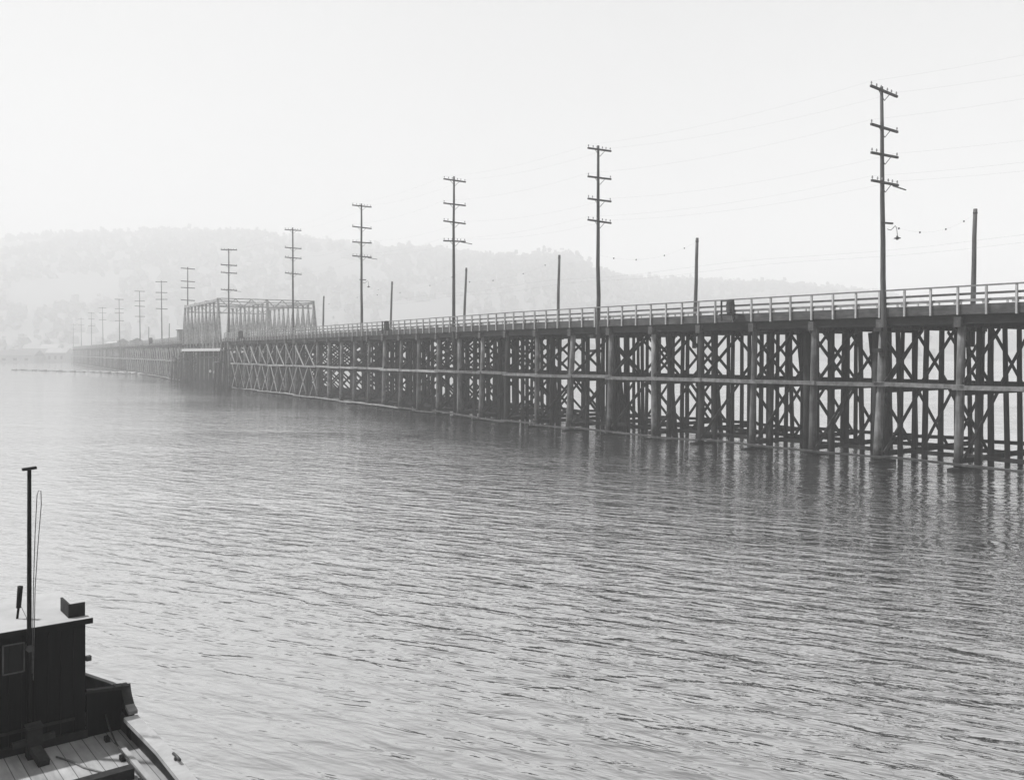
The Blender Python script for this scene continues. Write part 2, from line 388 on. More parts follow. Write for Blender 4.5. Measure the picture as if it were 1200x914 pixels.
# houses and sheds on the far shore
def house(x, Z, wd_, dp, ht, rf, m, label, z0=None, name='far_house', cat='house'):
    X = (x - CX) / F * Z; z0 = hill_h(x, Z) - 1 if z0 is None else z0
    t = thing(name, (X, Z, z0), label, cat, 'buildings on the far shore')
    b = MB(); b.prism([(X - wd_ / 2, Z - dp / 2, z0), (X + wd_ / 2, Z - dp / 2, z0), (X + wd_ / 2, Z - dp / 2, z0 + ht), (X - wd_ / 2, Z - dp / 2, z0 + ht)], (0, dp, 0))
    b.build('wall', m, t)
    r = MB(); e = .5
    r.prism([(X - wd_ / 2 - e, Z - dp / 2 - e, z0 + ht + .02), (X - wd_ / 2 - e, Z + dp / 2 + e, z0 + ht + .02), (X - wd_ / 2 - e, Z, z0 + ht + rf)], (wd_ + 2 * e, 0, 0))
    r.build('roof', 'shed' if m == 'clearing' else 'fascia', t)
    for k in range(3):
        wx = X - wd_ * .3 + wd_ * .3 * k
        MB().bar((wx, Z - dp / 2 - .06, z0 + ht * .45), (wx, Z - dp / 2 - .06, z0 + ht * .75), wd_ * .1, .1, (0, 1, 0)).build('window', 'windowglass', t)
house(24, 640, 26, 14, 6, 4, 'shed', 'low grey waterfront shed at the far left edge of the shore')
house(47, 655, 30, 16, 7, 4, 'shed', 'long grey waterfront shed left of the pale-walled one')
house(70, 640, 14, 12, 8, 3.5, 'clearing', 'pale walled building on the far shore left of the last poles')
house(88, 650, 24, 16, 6, 4, 'shed', 'grey shed at the shore end of the far trestle')
house(112, 700, 18, 12, 9, 4, 'clearing', 'pale house low on the hill behind the far poles')
house(150, 740, 16, 12, 8, 4, 'clearing', 'pale house on the hillside above the far trestle railing')
house(196, 760, 16, 12, 8, 4, 'clearing', 'pale house on the hillside left of the truss span')
house(60, 790, 15, 12, 8, 4, 'clearing', 'small pale house higher up the slope at far left')
house(136, 830, 15, 12, 8, 4, 'clearing', 'small pale house highest on the slope behind the trestle')
house(585, 780, 16, 12, 8, 4, 'clearing', 'pale house low on the hill beyond the middle of the railing')

# ------------------------------------------------------------------ trestles
def trestle(root, s0, s1, phase, far=False):
    """bents every 4.6 m; returns nothing, adds parts under root"""
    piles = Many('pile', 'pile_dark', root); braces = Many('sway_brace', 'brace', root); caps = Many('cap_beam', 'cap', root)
    ledg = Many('ledger', 'ledger', root); lows = Many('low_ledger', 'ledger_low', root); girts = Many('girt', 'creosote', root)
    posts = Many('railing_post', 'post', root); lbr = Many('front_brace', 'brace_new', root)
    nodes = []; s = phase
    while s > s0: s -= BAY
    s += BAY
    while s < s1 + .1: nodes.append(s); s += BAY
    sides = 8 if far else 12
    jit_prev = None
    for bi, s in enumerate(nodes):
        xp = CX + F * raw(s).x / raw(s).y
        for k in range(NP):
            off = k * W / (NP - 1) + (random.uniform(-.22, .22) if k else 0)
            ds = random.uniform(-.1, .1) if k == 0 else random.uniform(-.3, .3)
            lean = (random.uniform(-.18, .18) if random.random() < .75 else random.uniform(-.6, .6)) if k == 0 else random.uniform(-.2, .2)
            r = random.uniform(.2, .25) if k == 0 else random.uniform(.14, .195)
            p0 = at(s + ds * .3 + lean, off + (-.12 if k == 0 else 0), -1.5); p1 = at(s + ds * .3 - lean * .2, off, Z_CAP)
            b = MB().cyl(p0, p1, r * 1.08, r * .92, sides, wob=.02, rings=4 if not far else 1)
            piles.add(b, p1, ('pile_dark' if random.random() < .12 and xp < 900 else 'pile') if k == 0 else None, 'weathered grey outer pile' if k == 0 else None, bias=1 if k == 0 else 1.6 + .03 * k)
            if not far and k in (1, 3, 4) and random.random() < .28:      # replaced piles driven beside old ones
                p0 = at(s + .5 * random.choice((-1, 1)), off + .3, -1.5); p1 = at(s + .4, off + .2, Z_CAP - .1)
                piles.add(MB().cyl(p0, p1, .2, .17, sides), p1, bias=1.8)
        c0 = at(s, -.42, (Z_CAP + Z_STR - .2) / 2); c1 = at(s, W + .42, (Z_CAP + Z_STR - .2) / 2)
        caps.add(MB().bar(c0, c1, .38, Z_STR - .06 - Z_CAP - .02), c0)
        # transverse girts at mid height and just above the water
        for zz, hh in ((Z_MID - .32, .3), (.42, .3)):
            girts.add(MB().bar(at(s + .27, -.25, zz), at(s + .27, W + .3, zz), .12, hh), at(s, 0, zz), bias=1)
        lows_z = random.uniform(-.08, .02)
        girts.add(MB().bar(at(s, -1.0 - random.random() * .3, .02 + lows_z), at(s, 1.2, .02 + lows_z), .3, .26), at(s, -1, 0), 'pile_dark')
        # sway braces: three crosses per storey on either face of the bent
        for (za, zb) in ((.5, Z_MID - .15), (Z_MID + .1, Z_CAP - .05)):
            nX = 3
            for k in range(nX):
                o0 = k * W / nX + (.1 if k else -.2) + random.uniform(-.1, .1); o1 = (k + 1) * W / nX + random.uniform(-.15, .1)
                if far and k > 0: continue
                j = random.uniform(-.15, .15)
                if k and random.random() < .22: continue
                braces.add(MB().bar(at(s - .26, o0, za + j), at(s - .26, o1, zb), .07, .22), at(s, o0, za), bias=1 + .1 * k)
                braces.add(MB().bar(at(s + .26, o0, zb + j), at(s + .26, o1, za), .07, .22), at(s, o0, za), bias=1 + .1 * k)
        if bi + 1 < len(nodes):
            s2 = nodes[bi + 1]
            lap = random.choice((0, 0, .12)); zz = Z_MID + random.uniform(-.05, .05)
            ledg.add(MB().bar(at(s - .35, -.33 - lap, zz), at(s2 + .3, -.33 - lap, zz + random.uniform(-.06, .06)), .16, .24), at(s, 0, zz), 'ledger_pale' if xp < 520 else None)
            zl = Z_LOW + random.uniform(-.08, .08)
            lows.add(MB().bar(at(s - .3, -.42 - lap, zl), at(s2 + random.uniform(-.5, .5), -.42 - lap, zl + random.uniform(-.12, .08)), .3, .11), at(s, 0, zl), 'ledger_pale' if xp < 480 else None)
            for off in (2.1, 6.0, W):
                girts.add(MB().bar(at(s, off + .25, Z_MID - .1), at(s2, off + .25, Z_MID - .1), .14, .26), at(s, off, 4), bias=2)
                girts.add(MB().bar(at(s, off + .25, .45 + random.uniform(-.15, .25)), at(s2, off + .25, .5), .14, .24), at(s, off, 0), bias=2)
            if xp < 382 or far:       # crossed planks nailed to the outer face
                if not (far and xp < 150):
                    ud = at(s, -1) - at(s, 0); m1_, m2_ = ('brace_new', 'pile')
                    j_ = random.uniform(-.3, .3)
                    lbr.add(MB().bar(at(s2 - .5 + j_, -.45, Z_CAP - random.uniform(.1, .5)), at(s + .3 + j_, -.45, Z_MID + .1), .24, .08, ud), at(s, 0, 3), m1_)
                    lbr.add(MB().bar(at(s + .5, -.34, Z_CAP - .3), at(s2 - .3, -.34, Z_MID + .1), .17, .06, ud), at(s, 0, 3), 'ledger')
                    j_ = random.uniform(-.3, .3)
                    lbr.add(MB().bar(at(s + 2.1 + j_, -.45, Z_MID - .2), at(s - .9 + j_, -.45, Z_LOW + .3), .2, .08, ud), at(s, 0, 3), m2_ if random.random() < .35 else m1_)
                    lbr.add(MB().bar(at(s - 1.4, -.37, Z_MID - .1), at(s + 2.4, -.37, Z_LOW + .1), .19, .06, ud), at(s, 0, 3), 'brace_new' if random.random() < .5 else 'ledger')
            elif random.random() < .25:
                pass
    # beams and deck following the line
    path = []; s = s0
    while s < s1: path.append(s); s += 2.3
    path.append(s1)
    st = MB()
    for off in [.05 + i * (W - .1) / 8 for i in range(9)]:
        st.strip([at(q, off, (Z_STR - .52 + Z_STR) / 2) for q in path], .3, .5)
    st.build('stringer', 'stringer', root)
    d = MB(); d.strip([at(q, W / 2, Z_STR + .26) for q in path], W + .3, .46); d.build('deck', 'deck', root)
    for sg, off in ((0, -.22), (1, W + .22)):
        MB().strip([at(q, off, Z_STR + .26) for q in path], .12, .54).build('fascia', 'fascia', root)
        # kerb timber on blocks, two rails
        kb = MB(); kb.strip([at(q, off + (.08 if not sg else -.08), Z_DECK + .19) for q in path], .2, .14).build('kerb', 'rail', root)
        MB().strip([at(q, off - (.1 if not sg else -.1), Z_RAIL - .04) for q in path], .17, .08).build('top_rail', 'rail', root)
        MB().strip([at(q, off + (.02 if not sg else -.02), Z_RAIL - .46) for q in path], .05, .13).build('middle_rail', 'rail', root)
        q = phase
        while q > s0: q -= BAY / 3
        q += BAY / 3
        while q < s1:
            x = off - (.11 if not sg else -.11) + random.uniform(-.015, .015)
            if not (sg and far):
                b = MB().bar(at(q, x, Z_STR - .02 - (.05 * random.random())), at(q, x + random.uniform(-.02, .02), Z_RAIL - .085), .13, .1, tan(q))
                b.bar(at(q + .14, off + (.08 if not sg else -.08), Z_DECK + .0), at(q + .14, off + (.08 if not sg else -.08), Z_DECK + .12), .16, .3, tan(q))
                posts.add(b, at(q, x, 9), bias=1 if not sg else 1.7)
            q += BAY / 3
    for mny in (piles, braces, caps, ledg, lows, girts, posts, lbr): mny.done()
    return nodes

S_A0 = 1.0; S_A1 = s_of_x(263.5); S_B0 = s_of_x(216.5); S_B1 = S[-1] - 1
phase = s_of_x(1126)
rootA = thing('trestle_bridge', at(s_of_x(700), W / 2, 0), 'long near timber pile trestle with white-posted railing, in front of the truss span', 'bridge')
nodesA = trestle(rootA, S_A0, S_A1, phase)
rootB = thing('trestle_bridge', at(s_of_x(150), W / 2, 0), 'hazy far timber trestle running from the truss span to the far shore', 'bridge')
nodesB = trestle(rootB, S_B0, S_B1, S_B0 + .6, far=True)

# ------------------------------------------------------------------ truss span
def truss_span():
    pR = at(S_A1 + .5, -.5, 0); pL = at(S_B0 - .5, -.5, 0); ax = (pL - pR); Ln = ax.length; ax.normalize(); nn = Vector((ax.y, -ax.x, 0))
    t = thing('truss_bridge', (pR + pL) / 2, 'pale wooden truss span with three lattice trusses and overhead portal', 'bridge')
    P = lambda u, off, z: pR + ax * u + nn * off + Vector((0, 0, z))
    zb, zt = 7.0, 16.3
    for off, nm in ((0, 'near'), (9.3, 'middle'), (18.5, 'far')):
        ins = 2.8
        MB().bar(P(0, off, zb), P(Ln, off, zb), .45, .5).build('bottom_chord', 'white', t)
        MB().bar(P(ins, off, zt), P(Ln - ins, off, zt), .45, .5).build('top_chord', 'truss', t)
        for a, b in ((0.2, ins), (Ln - .2, Ln - ins)):
            MB().bar(P(a, off, zb + .26), P(b, off, zt - .26), .4, .4, nn).build('end_post', 'truss', t)
        npan = 9; st = (Ln - 2 * ins) / npan
        for k in range(npan + 1):
            u = ins + st * k
            MB().bar(P(u, off, zb + .26), P(u, off, zt - .26), .3, .26, nn).build('vertical_post', 'truss', t)
            if k < npan:
                MB().bar(P(u + .2, off - .12, zb + .26), P(u + st - .15, off - .12, zt - .26), .14, .3, nn).build('diagonal', 'truss', t)
                MB().bar(P(u + st - .2, off + .12, zb + .26), P(u + .15, off + .12, zt - .26), .14, .3, nn).build('diagonal', 'truss', t)
    npan = 9; ins = 2.8
    for k in range(0, npan + 1, 3):
        u = ins + (Ln - 2 * ins) * k / npan
        MB().bar(P(u, -.2, zt + .34), P(u, 18.7, zt + .34), .2, .16).build('top_beam', 'truss', t)
        if k < npan:
            u2 = ins + (Ln - 2 * ins) * (k + 3) / npan
            MB().bar(P(u, 0, zt + .12), P(u2, 9.3, zt + .12), .1, .08).bar(P(u, 18.5, zt + .12), P(u2, 9.3, zt + .12), .1, .08).build('top_lateral', 'truss', t)
    for u in (ins + .02, Ln - ins - .02):       # portals with lattice
        b = MB().bar(P(u, .3, zt - 1.1), P(u, 18.2, zt - 1.1), .2, .22)
        for k in range(12):
            a = .3 + k * 17.9 / 12; c = a + 17.9 / 12
            b.bar(P(u, a, zt - 1.1 if k % 2 else zt + .3), P(u, c, zt + .3 if k % 2 else zt - 1.1), .1, .14)
        b.build('portal', 'truss', t)
    MB().bar(P(-.3, 9.25, 8.75), P(Ln + .3, 9.25, 8.75), 18.0, .45).build('floor', 'deck', t)
    for k in range(12):
        u = .5 + (Ln - 1) * k / 11; MB().bar(P(u, -.3, 7.9), P(u, 18.8, 7.9), .3, .7).build('floor_beam', 'creosote', t)
    # pier: close-driven piles sheathed with planks
    sh = MB()
    for (u0, u1, o0, o1) in ((3.5, Ln - 3.5, 2.6, 15.5),):
        sh.prism([P(u0, o0, -1.5), P(u1, o0, -1.5), P(u1, o0, 6.4), P(u0, o0, 6.4)], nn * (o1 - o0))
    sh.build('pier_crib', 'creosote', t)
    k = 0; b = None
    u = 3.7
    while u < Ln - 3.5:
        MB().cyl(P(u, 2.2, -1.5), P(u + random.uniform(-.1, .1), 2.25, 6.72), .2, .18, 8).build('pier_pile', 'pile_dark' if k % 4 else 'pile', t); u += 1.05; k += 1
    for uu in (.3, Ln - .3):
        for o_ in (0, 3, 6, 9, 12, 15, 18):
            MB().cyl(P(uu, o_, -1.5), P(uu, o_, 7.5 if o_ else 6.74), .24, .2, 8).build('pier_pile', 'pile_dark', t)
    MB().bar(P(Ln * .5 - 9, 1.9, 5.5), P(Ln * .5 + 9, 1.9, 5.5), .15, .35).build('wale', 'brace', t)
    for x, y in ((246, 435), (251, 436)):
        Z = P(Ln * .35, 1.5, 0).y; c = px(x, y, Z - 1)
        d = thing('marker_disc', c, 'small round white marker on the dark pier, ' + ('left of two' if x < 250 else 'right of two'), 'marker', 'white markers on the pier')
        MB().cyl(c, c + Vector((.05, .1, 0)), .28, .28, 12).build('disc', 'white', d)
        MB().bar(c + Vector((.05, .16, .35)), c + Vector((.05, .16, -.9)), .08, .08).build('stake', 'brace', d)
truss_span()

# pile dolphins guarding the opening
def dolphin(x, Z, n, label, h=6.6, sp=1.0):
    X = (x - CX) / F * Z; t = thing('pile_dolphin', (X, Z, 0), label, 'dolphin', 'pile clusters at the span')
    for k in range(n):
        q = k * 2.4; rr = .28 * math.sqrt(k) * sp
        p = Vector((X + rr * math.cos(q), Z + rr * math.sin(q) * 1.6, 0))
        MB().cyl(p + Vector((math.cos(q) * .5, math.sin(q) * .5, -1.5)), p + Vector((0, 0, h * random.uniform(.88, 1.05))), .2, .17, 9).build('pile', 'pile' if k % 2 else 'pile_dark', t)
    c = Vector((X, Z, h * .82)); MB().cyl(c, c + Vector((0, 0, .25)), .28 * math.sqrt(n) + .28, None, 14).build('lashing', 'iron', t)
dolphin(257.5, 160.5, 6, 'cluster of grey piles at the near side of the truss opening', 5.6)
dolphin(264.5, 158.5, 6, 'taller cluster of piles beside the utility pole at the truss opening', 8.2)
dolphin(206, 205, 5, 'far pile cluster left of the truss opening, outermost', 5.6)
dolphin(213.5, 198, 6, 'far pile cluster under the left end of the truss', 6.2)

# extra clusters behind certain near bents
def cluster(xb, ds, off, n, label):
    s = s_of_x(xb) + ds; c = at(s, off, 0); t = thing('pile_cluster', c, label, 'pile cluster', 'thick pile clusters in the trestle')
    for k in range(n):
        q = k * 2.1 + 1; rr = .24 * math.sqrt(k + .3)
        p = c + Vector((rr * math.cos(q), rr * math.sin(q), 0)); MB().cyl(p + Vector((0, 0, -1.5)), p + Vector((0, 0, Z_CAP - .1)), .26, .22, 12).build('pile', 'pile_dark', t)
cluster(954, 1.3, 1.6, 4, 'thick dark pile cluster right of the grey front pile, left of the nearest tall pole')
cluster(702, -.7, .75, 4, 'thick dark pile cluster under the second tall pole')
cluster(1036, .9, 1.2, 3, 'dark pile cluster just behind the nearest tall pole')

# ------------------------------------------------------------------ tall utility poles
ARMPX = [(1036, 1033, 102, [108, 151, 182.5, 215]), (701, 701, 171, [176, 209, 235, 260]), (531.5, 532, 207, [212, 240, 261, 283]), (424, 423.5, 239, [242, 267, 284.5, 301]),
         (344, 343, 267, [270, 291, 302.5, 321]), (268, 268, 291.5, [293, 311, 320, 340]), (220, 220, 313, [315, 330, 337.5, 352]), (190, 189, 329, [330.5, 343, 351, 362]),
         (164.5, 163.5, 341, [341.5, 353, 359, 371]), (140.5, 139.5, 350.5, [351, 362, 367, 376]), (121, 120, 360, [361, 367, 375]), (107.5, 107, 366, [367, 374, 382]),
         (95.5, 95, 372, [374, 381]), (86, 86, 379, [381, 386])]
ORD = ['nearest', 'second nearest', 'third', 'fourth', 'fifth', 'sixth', 'seventh', 'eighth', 'ninth', 'tenth', 'eleventh', 'twelfth', 'thirteenth', 'farthest']
NOTE = [', carrying a goose-neck lamp', ', lapped onto a thick pile cluster', '', ', with a small lamp below four crossarms', ', standing in the water before the crossed planks',
        ', rising in front of the truss span', ', at the left end of the truss', '', '', '', '', '', '', '']
poleinfo = []
for i, (bx, tx, ty, arms) in enumerate(ARMPX):
    s = s_of_x(bx); off = -.55; base = at(s, off, 0); Z = base.y
    # base exactly in the drawn column
    base.x = (bx - CX) / F * Z; top = px(tx, ty, Z)
    zb = {0: 6.2, 1: 6.1, 2: 6.2, 3: 6.2}.get(i, -1.0 if i in (4, 5) else 6.0)
    t = thing('utility_pole', (base.x, base.y, zb), '%s tall utility pole beside the bridge%s' % (ORD[i], NOTE[i]), 'utility pole', 'tall utility poles along the bridge')
    p0 = Vector((base.x, base.y, zb)); n = 14 if i < 6 else 8
    k = (.18 if i == 0 else .19)
    MB().cyl(p0, top, k, k * .5, n, wob=.03 if i < 6 else 0, rings=7 if i < 6 else 1).build('shaft', 'pole', t)
    tn = tan(s); nn = Vector((tn.y, -tn.x, 0))
    if i == 0: nn = Vector((.84, .54, 0))
    armpos = []
    for j, ay in enumerate(arms):
        f = (ay - ty) / (HY - ty); c = top.lerp(Vector((base.x, base.y, CAMZ)), f); c = c - tn * .16
        L_ = 2.5 if i < 9 else 2.6
        tilt = Vector((0, 0, random.uniform(-.07, .05)))
        if i == 0: tilt = Vector((0, 0, [-.13, -.07, .0, -.02][j]))
        if i >= 5: L_ = 2.9
        a = MB().bar(c - nn * L_ / 2 - tilt, c + nn * L_ / 2 + tilt, .11 if i < 5 else .15, .13 if i < 5 else .17).build('crossarm', 'arm', t)
        armpos.append((c - nn * L_ / 2 - tilt, c + nn * L_ / 2 + tilt))
        if i < 6:
            ks = [-.94, -.55, -.22, .25, .56, .93] if j in (0, 3) else [-.94, -.6, .93] if j != 1 else [-.95, .95]
            for q in ks:
                m_ = c + (nn * L_ / 2 + tilt) * q + Vector((0, 0, .07))
                MB().lathe(m_, [(.015, -.01), (.015, .07), (.045, .075), (.05, .12), (.035, .15), (.042, .17), (.02, .21)], 8).build('insulator', 'glass', a)
            b = MB().bar(c - nn * .55 - Vector((0, 0, .04)) - tn * .04, c - Vector((0, 0, .55)) - tn * .02, .03, .03).bar(c + nn * .55 - Vector((0, 0, .04)) - tn * .04, c - Vector((0, 0, .55)) - tn * .02, .03, .03)
            b.build('arm_brace', 'iron', a)
    if i in (0, 2, 3, 5):     # outrigger on the lowest arm
        c = armpos[3][1]; MB().bar(c - nn * .5 - Vector((0, 0, .08)), c + nn * .75 - Vector((0, 0, .2)), .06, .06).build('outrigger', 'iron', t)
    if i in (0, 3):
        y_ = 262 if i == 0 else 328; f = (y_ - ty) / (HY - ty); c = top.lerp(Vector((base.x, base.y, CAMZ)), f) - tn * .2
        side = Vector((.93, .36, 0)) if i == 0 else nn
        MB().bar(c - side * .35, c + side * .5, .1, .1).build('lamp_arm', 'arm', t)
        pts = [c + side * x_ + Vector((0, 0, z_)) for x_, z_ in ((.1, -.35), (.35, -.4), (.55, -.25), (.68, -.12), (.8, -.25), (.84, -.6), (.84, -.72))]
        g = MB().tube(pts, .018).build('gooseneck', 'iron', t)
        MB().lathe(pts[-1] - Vector((0, 0, .2)), [(.05, -.02), (.09, .03), (.2, .06), (.19, .09), (.07, .14), (.04, .22)], 12).build('lamp_shade', 'iron', t)
    if i < 4:
        for zz in (6.55, 7.75): MB().bar(at(s, -.72, zz), at(s, .35, zz), .5, .22).build('clamp_block', 'creosote', t)
    poleinfo.append((armpos, tn, nn, top, base, s, t))

# ------------------------------------------------------------------ short span-wire poles on the far kerb
SHORT = [(1139, 1143, 245), (813.5, 817, 279), (653, 655.5, 299), (542.5, 546.5, 314), (457, 459.5, 330), (378, 379.5, 347), (198, 198.5, 379), (174, 174.5, 383)]
shortinfo = []
for i, (bx, tx, ty) in enumerate(SHORT):
    s = 0; lo, hi = 0.0, S[-1]
    off = W + .55
    for _ in range(50):
        mid = (lo + hi) / 2; p = at(mid, off)
        if CX + F * p.x / p.y > bx: lo = mid
        else: hi = mid
    p = at(lo, off, 6.8); top = px(tx, ty, p.y)
    t = thing('trolley_pole', p, ['short bare leaning pole near the right edge, behind the railing', 'short bare leaning pole between the two nearest tall poles', 'short bare pole just left of the second nearest tall pole',
              'short bare pole just right of the third tall pole', 'short bare pole behind the far water barrel', 'short bare pole at the right of the truss span', 'faint short pole on the far trestle beside the seventh tall pole', 'faintest short pole on the far trestle near the eighth tall pole'][i], 'pole', 'short bare poles on the far side of the bridge')
    MB().cyl(p, top, .19, .13, 12, wob=.02, rings=5).build('shaft', 'pole', t)
    c = p.lerp(top, .965); MB().cyl(c, c + (top - p).normalized() * .12, .15, .15, 12).build('band', 'iron', t)
    shortinfo.append((top, t))

# span wires between tall and short poles, with strain insulators and trolley ears
def sag(a, b, d, n=14): return [a.lerp(b, k / n) - Vector((0, 0, d * 4 * (k / n) * (1 - k / n))) for k in range(n + 1)]
names = ['nearest, from the lamp pole to the right-hand short pole', 'second, in front of the low ridge', 'third, above the middle of the railing', 'fourth, left of centre', 'fifth, right of the truss span']
for i in range(5):
    armpos, tn, nn, top, base, s, pt = poleinfo[i]
    a = Vector((base.x, base.y, 0)) + Vector((0, 0, [14.0, 14.2, 13.6, 13.5, 13.2][i])); b = shortinfo[i][0] - Vector((0, 0, .3))
    t = thing('span_wire', a, 'sagging span wire with dark insulators, ' + names[i], 'wire', 'span wires over the road')
    pts = sag(a, b, .9); MB().tube(pts, .0018, 5).build('strand', 'wire', t)
    for k in (2, 5, 9, 12):
        q = pts[k]; MB().lathe(q, [(.02, -.07), (.05, -.04), (.05, .02), (.02, .05)], 8).build('insulator', 'iron', t)
# trolley contact wires
for j, o_ in enumerate((4.2, 7.6)):
    ss = [2 + 4 * k for k in range(int((S_A1 - 4) / 4))]
    p = MB().tube([at(q, o_, 14.3 - CAMZ + CAMZ - 1.3 + .12 * math.cos(q * .26)) for q in ss], .0025, 5)
    tag(p.build('trolley_wire', 'wire', origin=at(10, o_, 13)), ('nearer' if j == 0 else 'farther') + ' of two faint trolley wires hung above the bridge deck', 'wire', 'trolley wires')
# line wires on the crossarms
for j, (arm, side, w_) in enumerate(((0, 0, 'near end of the top crossarms'), (0, 1, 'far end of the top crossarms'), (1, 0, 'near end of the second crossarms'), (2, 1, 'far end of the third crossarms'), (3, 0, 'near end of the lowest crossarms'), (3, 1, 'far end of the lowest crossarms'))):
    pts = []
    ends = [pi_[0][arm][side] + Vector((0, 0, .25)) for pi_ in poleinfo[:10]]
    first = ends[0] + (ends[0] - ends[1]) * 1.0; ends = [first] + ends
    for a, b in zip(ends, ends[1:]):
        pts += sag(a, b, .45, 10)[:-1]
    pts.append(ends[-1])
    tag(MB().tube(pts, .0018, 4).build('line_wire', 'wire', origin=ends[1]), 'faint overhead line wire running along the ' + w_, 'wire', 'line wires')

# ------------------------------------------------------------------ water barrels on the bridge
def barrel(x, off, label, z=Z_DECK - .02, sc_=.88, rack=True):
    s = s_of_x(x); c = at(s, off, z); t = thing('water_barrel', c, label, 'barrel', 'fire barrels on the bridge')
    h = .95 * sc_; r = .33 * sc_
    MB().lathe(c, [(r * .82, 0), (r * .93, h * .2), (r, h * .5), (r * .93, h * .8), (r * .84, h)], 18).build('staves', 'barrel', t)
    for f, k in ((.12, .9), (.3, .975), (.7, .975), (.88, .9)):
        MB().lathe(c + Vector((0, 0, h * f)), [(r * k * 1.0, -.02), (r * k + .015, -.02), (r * k + .015, .03), (r * k, .03)], 18).build('hoop', 'iron', t)
    MB().lathe(c + Vector((0, 0, h)), [(r * .9, 0), (r * .9, .04), (r * .3, .09)], 18).build('lid', 'creosote', t)
    b = MB()
    MB().bar(at(s - .6, off, z - .06), at(s + .6, off, z - .06), .85, .08).build('shelf', 'creosote', t)
    for q in (-.5, .5): b.bar(at(s + q, off - .32, z - .5), at(s + q, off - .32, z + h + .06), .09, .09, tan(s))
    b.bar(at(s - .5, off - .32, z + h), at(s + .5, off - .32, z + h), .05, .08)
    b.build('rack', 'brace', t)
barrel(865.5, -.85, 'dark wooden barrel on the railing between the two nearest tall poles')
barrel(461, -.85, 'dark wooden barrel on the railing near the fourth tall pole', sc_=.95)
barrel(288, -.85, 'small dark barrel on the railing before the middle truss', sc_=1.1)
barrel(180.5, -.85, 'faint barrel on the far trestle railing', sc_=1.5)

# pole box and sheds at the far trestle
c = at(S_B0 + 1.5, -.6, Z_DECK); t = thing('gate_booth', c, 'small dark box beside the seventh tall pole at the truss end', 'booth')
MB().bar(c, c + Vector((0, 0, 2.3)), 1.3, 1.3).build('wall', 'shed', t); MB().bar(c + Vector((0, 0, 2.31)), c + Vector((0, 0, 2.45)), 1.6, 1.6).build('roof', 'creosote', t)
for x, h, lb in ((148, 2.2, 'right of two dark sheds on the hazy far trestle'), (133, 2.6, 'left of two dark sheds on the hazy far trestle')):
    s = s_of_x(x); c = at(s, 3, Z_DECK - .1); t = thing('bridge_shed', c, lb, 'shed', 'sheds on the far trestle'); tn = tan(s)
    MB().bar(c - tn * 3, c + tn * 3, 3, h * 1.3).build('wall', 'shed', t)
    n_ = Vector((tn.y, -tn.x, 0)); z1 = Vector((0, 0, h * .65 + .02))
    MB().prism([c - tn * 3.3 - n_ * 1.9 + z1, c - tn * 3.3 + n_ * 1.9 + z1, c - tn * 3.3 + z1 + Vector((0, 0, 1))], tn * 6.6).build('roof', 'shed', t)

# floating log boom
b = thing('log_boom', px(100, 432, 300) * 1, 'pale floating log boom in front of the far trestle', 'log boom'); b.location.z = 0
for k in range(40):
    u = k / 40; x = 14 + (166 - 14) * u; Z = 338 - 66 * u + random.uniform(-1, 1) + random.uniform(-2, 2); x2 = x + 152 / 40 * 1.5; Z2 = Z - 1.4
    z = random.uniform(.1, .3); r = random.uniform(.3, .42)
    MB().cyl(((x - CX) / F * Z, Z, z), ((x2 - CX) / F * Z2, Z2, z), r, r * .8, 9).build('log', 'log', b)

# ------------------------------------------------------------------ work boat
A = Vector((.62, -.785, 0)).normalized(); B = Vector((.785, .62, 0)).normalized(); O = Vector((-6.34, 13.57, 0)); ZD = .7
bp_ = lambda a, b_, z: O + A * a + B * b_ + Vector((0, 0, z))
boat = thing('work_boat', bp_(0, -1.6, 0), 'dark-sided wooden work boat with a black cabin at lower left', 'boat')
half = [(-4.4, 0), (-3.6, .75), (-2.6, 1.3), (-1.8, 1.65), (-1.0, 1.9), (-.4, 2.1), (0, 2.16), (.7, 2.18), (2, 2.2), (3.5, 2.15), (4.6, 1.95), (5.1, 1.5)]
CB = -1.6
def ring(k, z, inset=0):
    r_ = [bp_(a, CB + h * k - inset * (1 if h > .1 else 0), z) for a, h in half]; l_ = [bp_(a, CB - h * k + inset, z) for a, h in reversed(half)]
    return r_ + l_[:-1]
def loft(rings, closed_bottom=False):
    m_ = MB(); n = len(rings[0])
    for r_ in rings: m_.v += r_
    for j in range(len(rings) - 1):
        for i in range(n):
            q = j * n; m_.f.append((q + i, q + (i + 1) % n, q + n + (i + 1) % n, q + n + i)); m_.sm.append(False)
    return m_
hull = loft([ring(.82, -.6), ring(.95, .1), ring(1, .55), ring(1, .98), ring(.965, .98), ring(.965, .62)]); hull.build('hull', 'hull', boat)
# planked deck in a frame whose x axis runs athwart, so the planks lie fore and aft
dk = ring(.97, ZD); me = bpy.data.meshes.new('deck')
rotm = Matrix((B, -A, Vector((0, 0, 1)))).transposed(); org = bp_(0, CB, ZD); inv = rotm.transposed()
me.from_pydata([tuple(inv @ (v - org)) for v in dk] + [tuple(inv @ (v - org) + Vector((0, 0, -.06))) for v in dk], [],
    [tuple(range(len(dk))), tuple(reversed(range(len(dk), 2 * len(dk))))])
me.materials.append(M['boat_deck']); dko = bpy.data.objects.new('deck', me); COL.objects.link(dko); dko.parent = boat
dko.location = org - boat.location; dko.rotation_euler = rotm.to_euler()
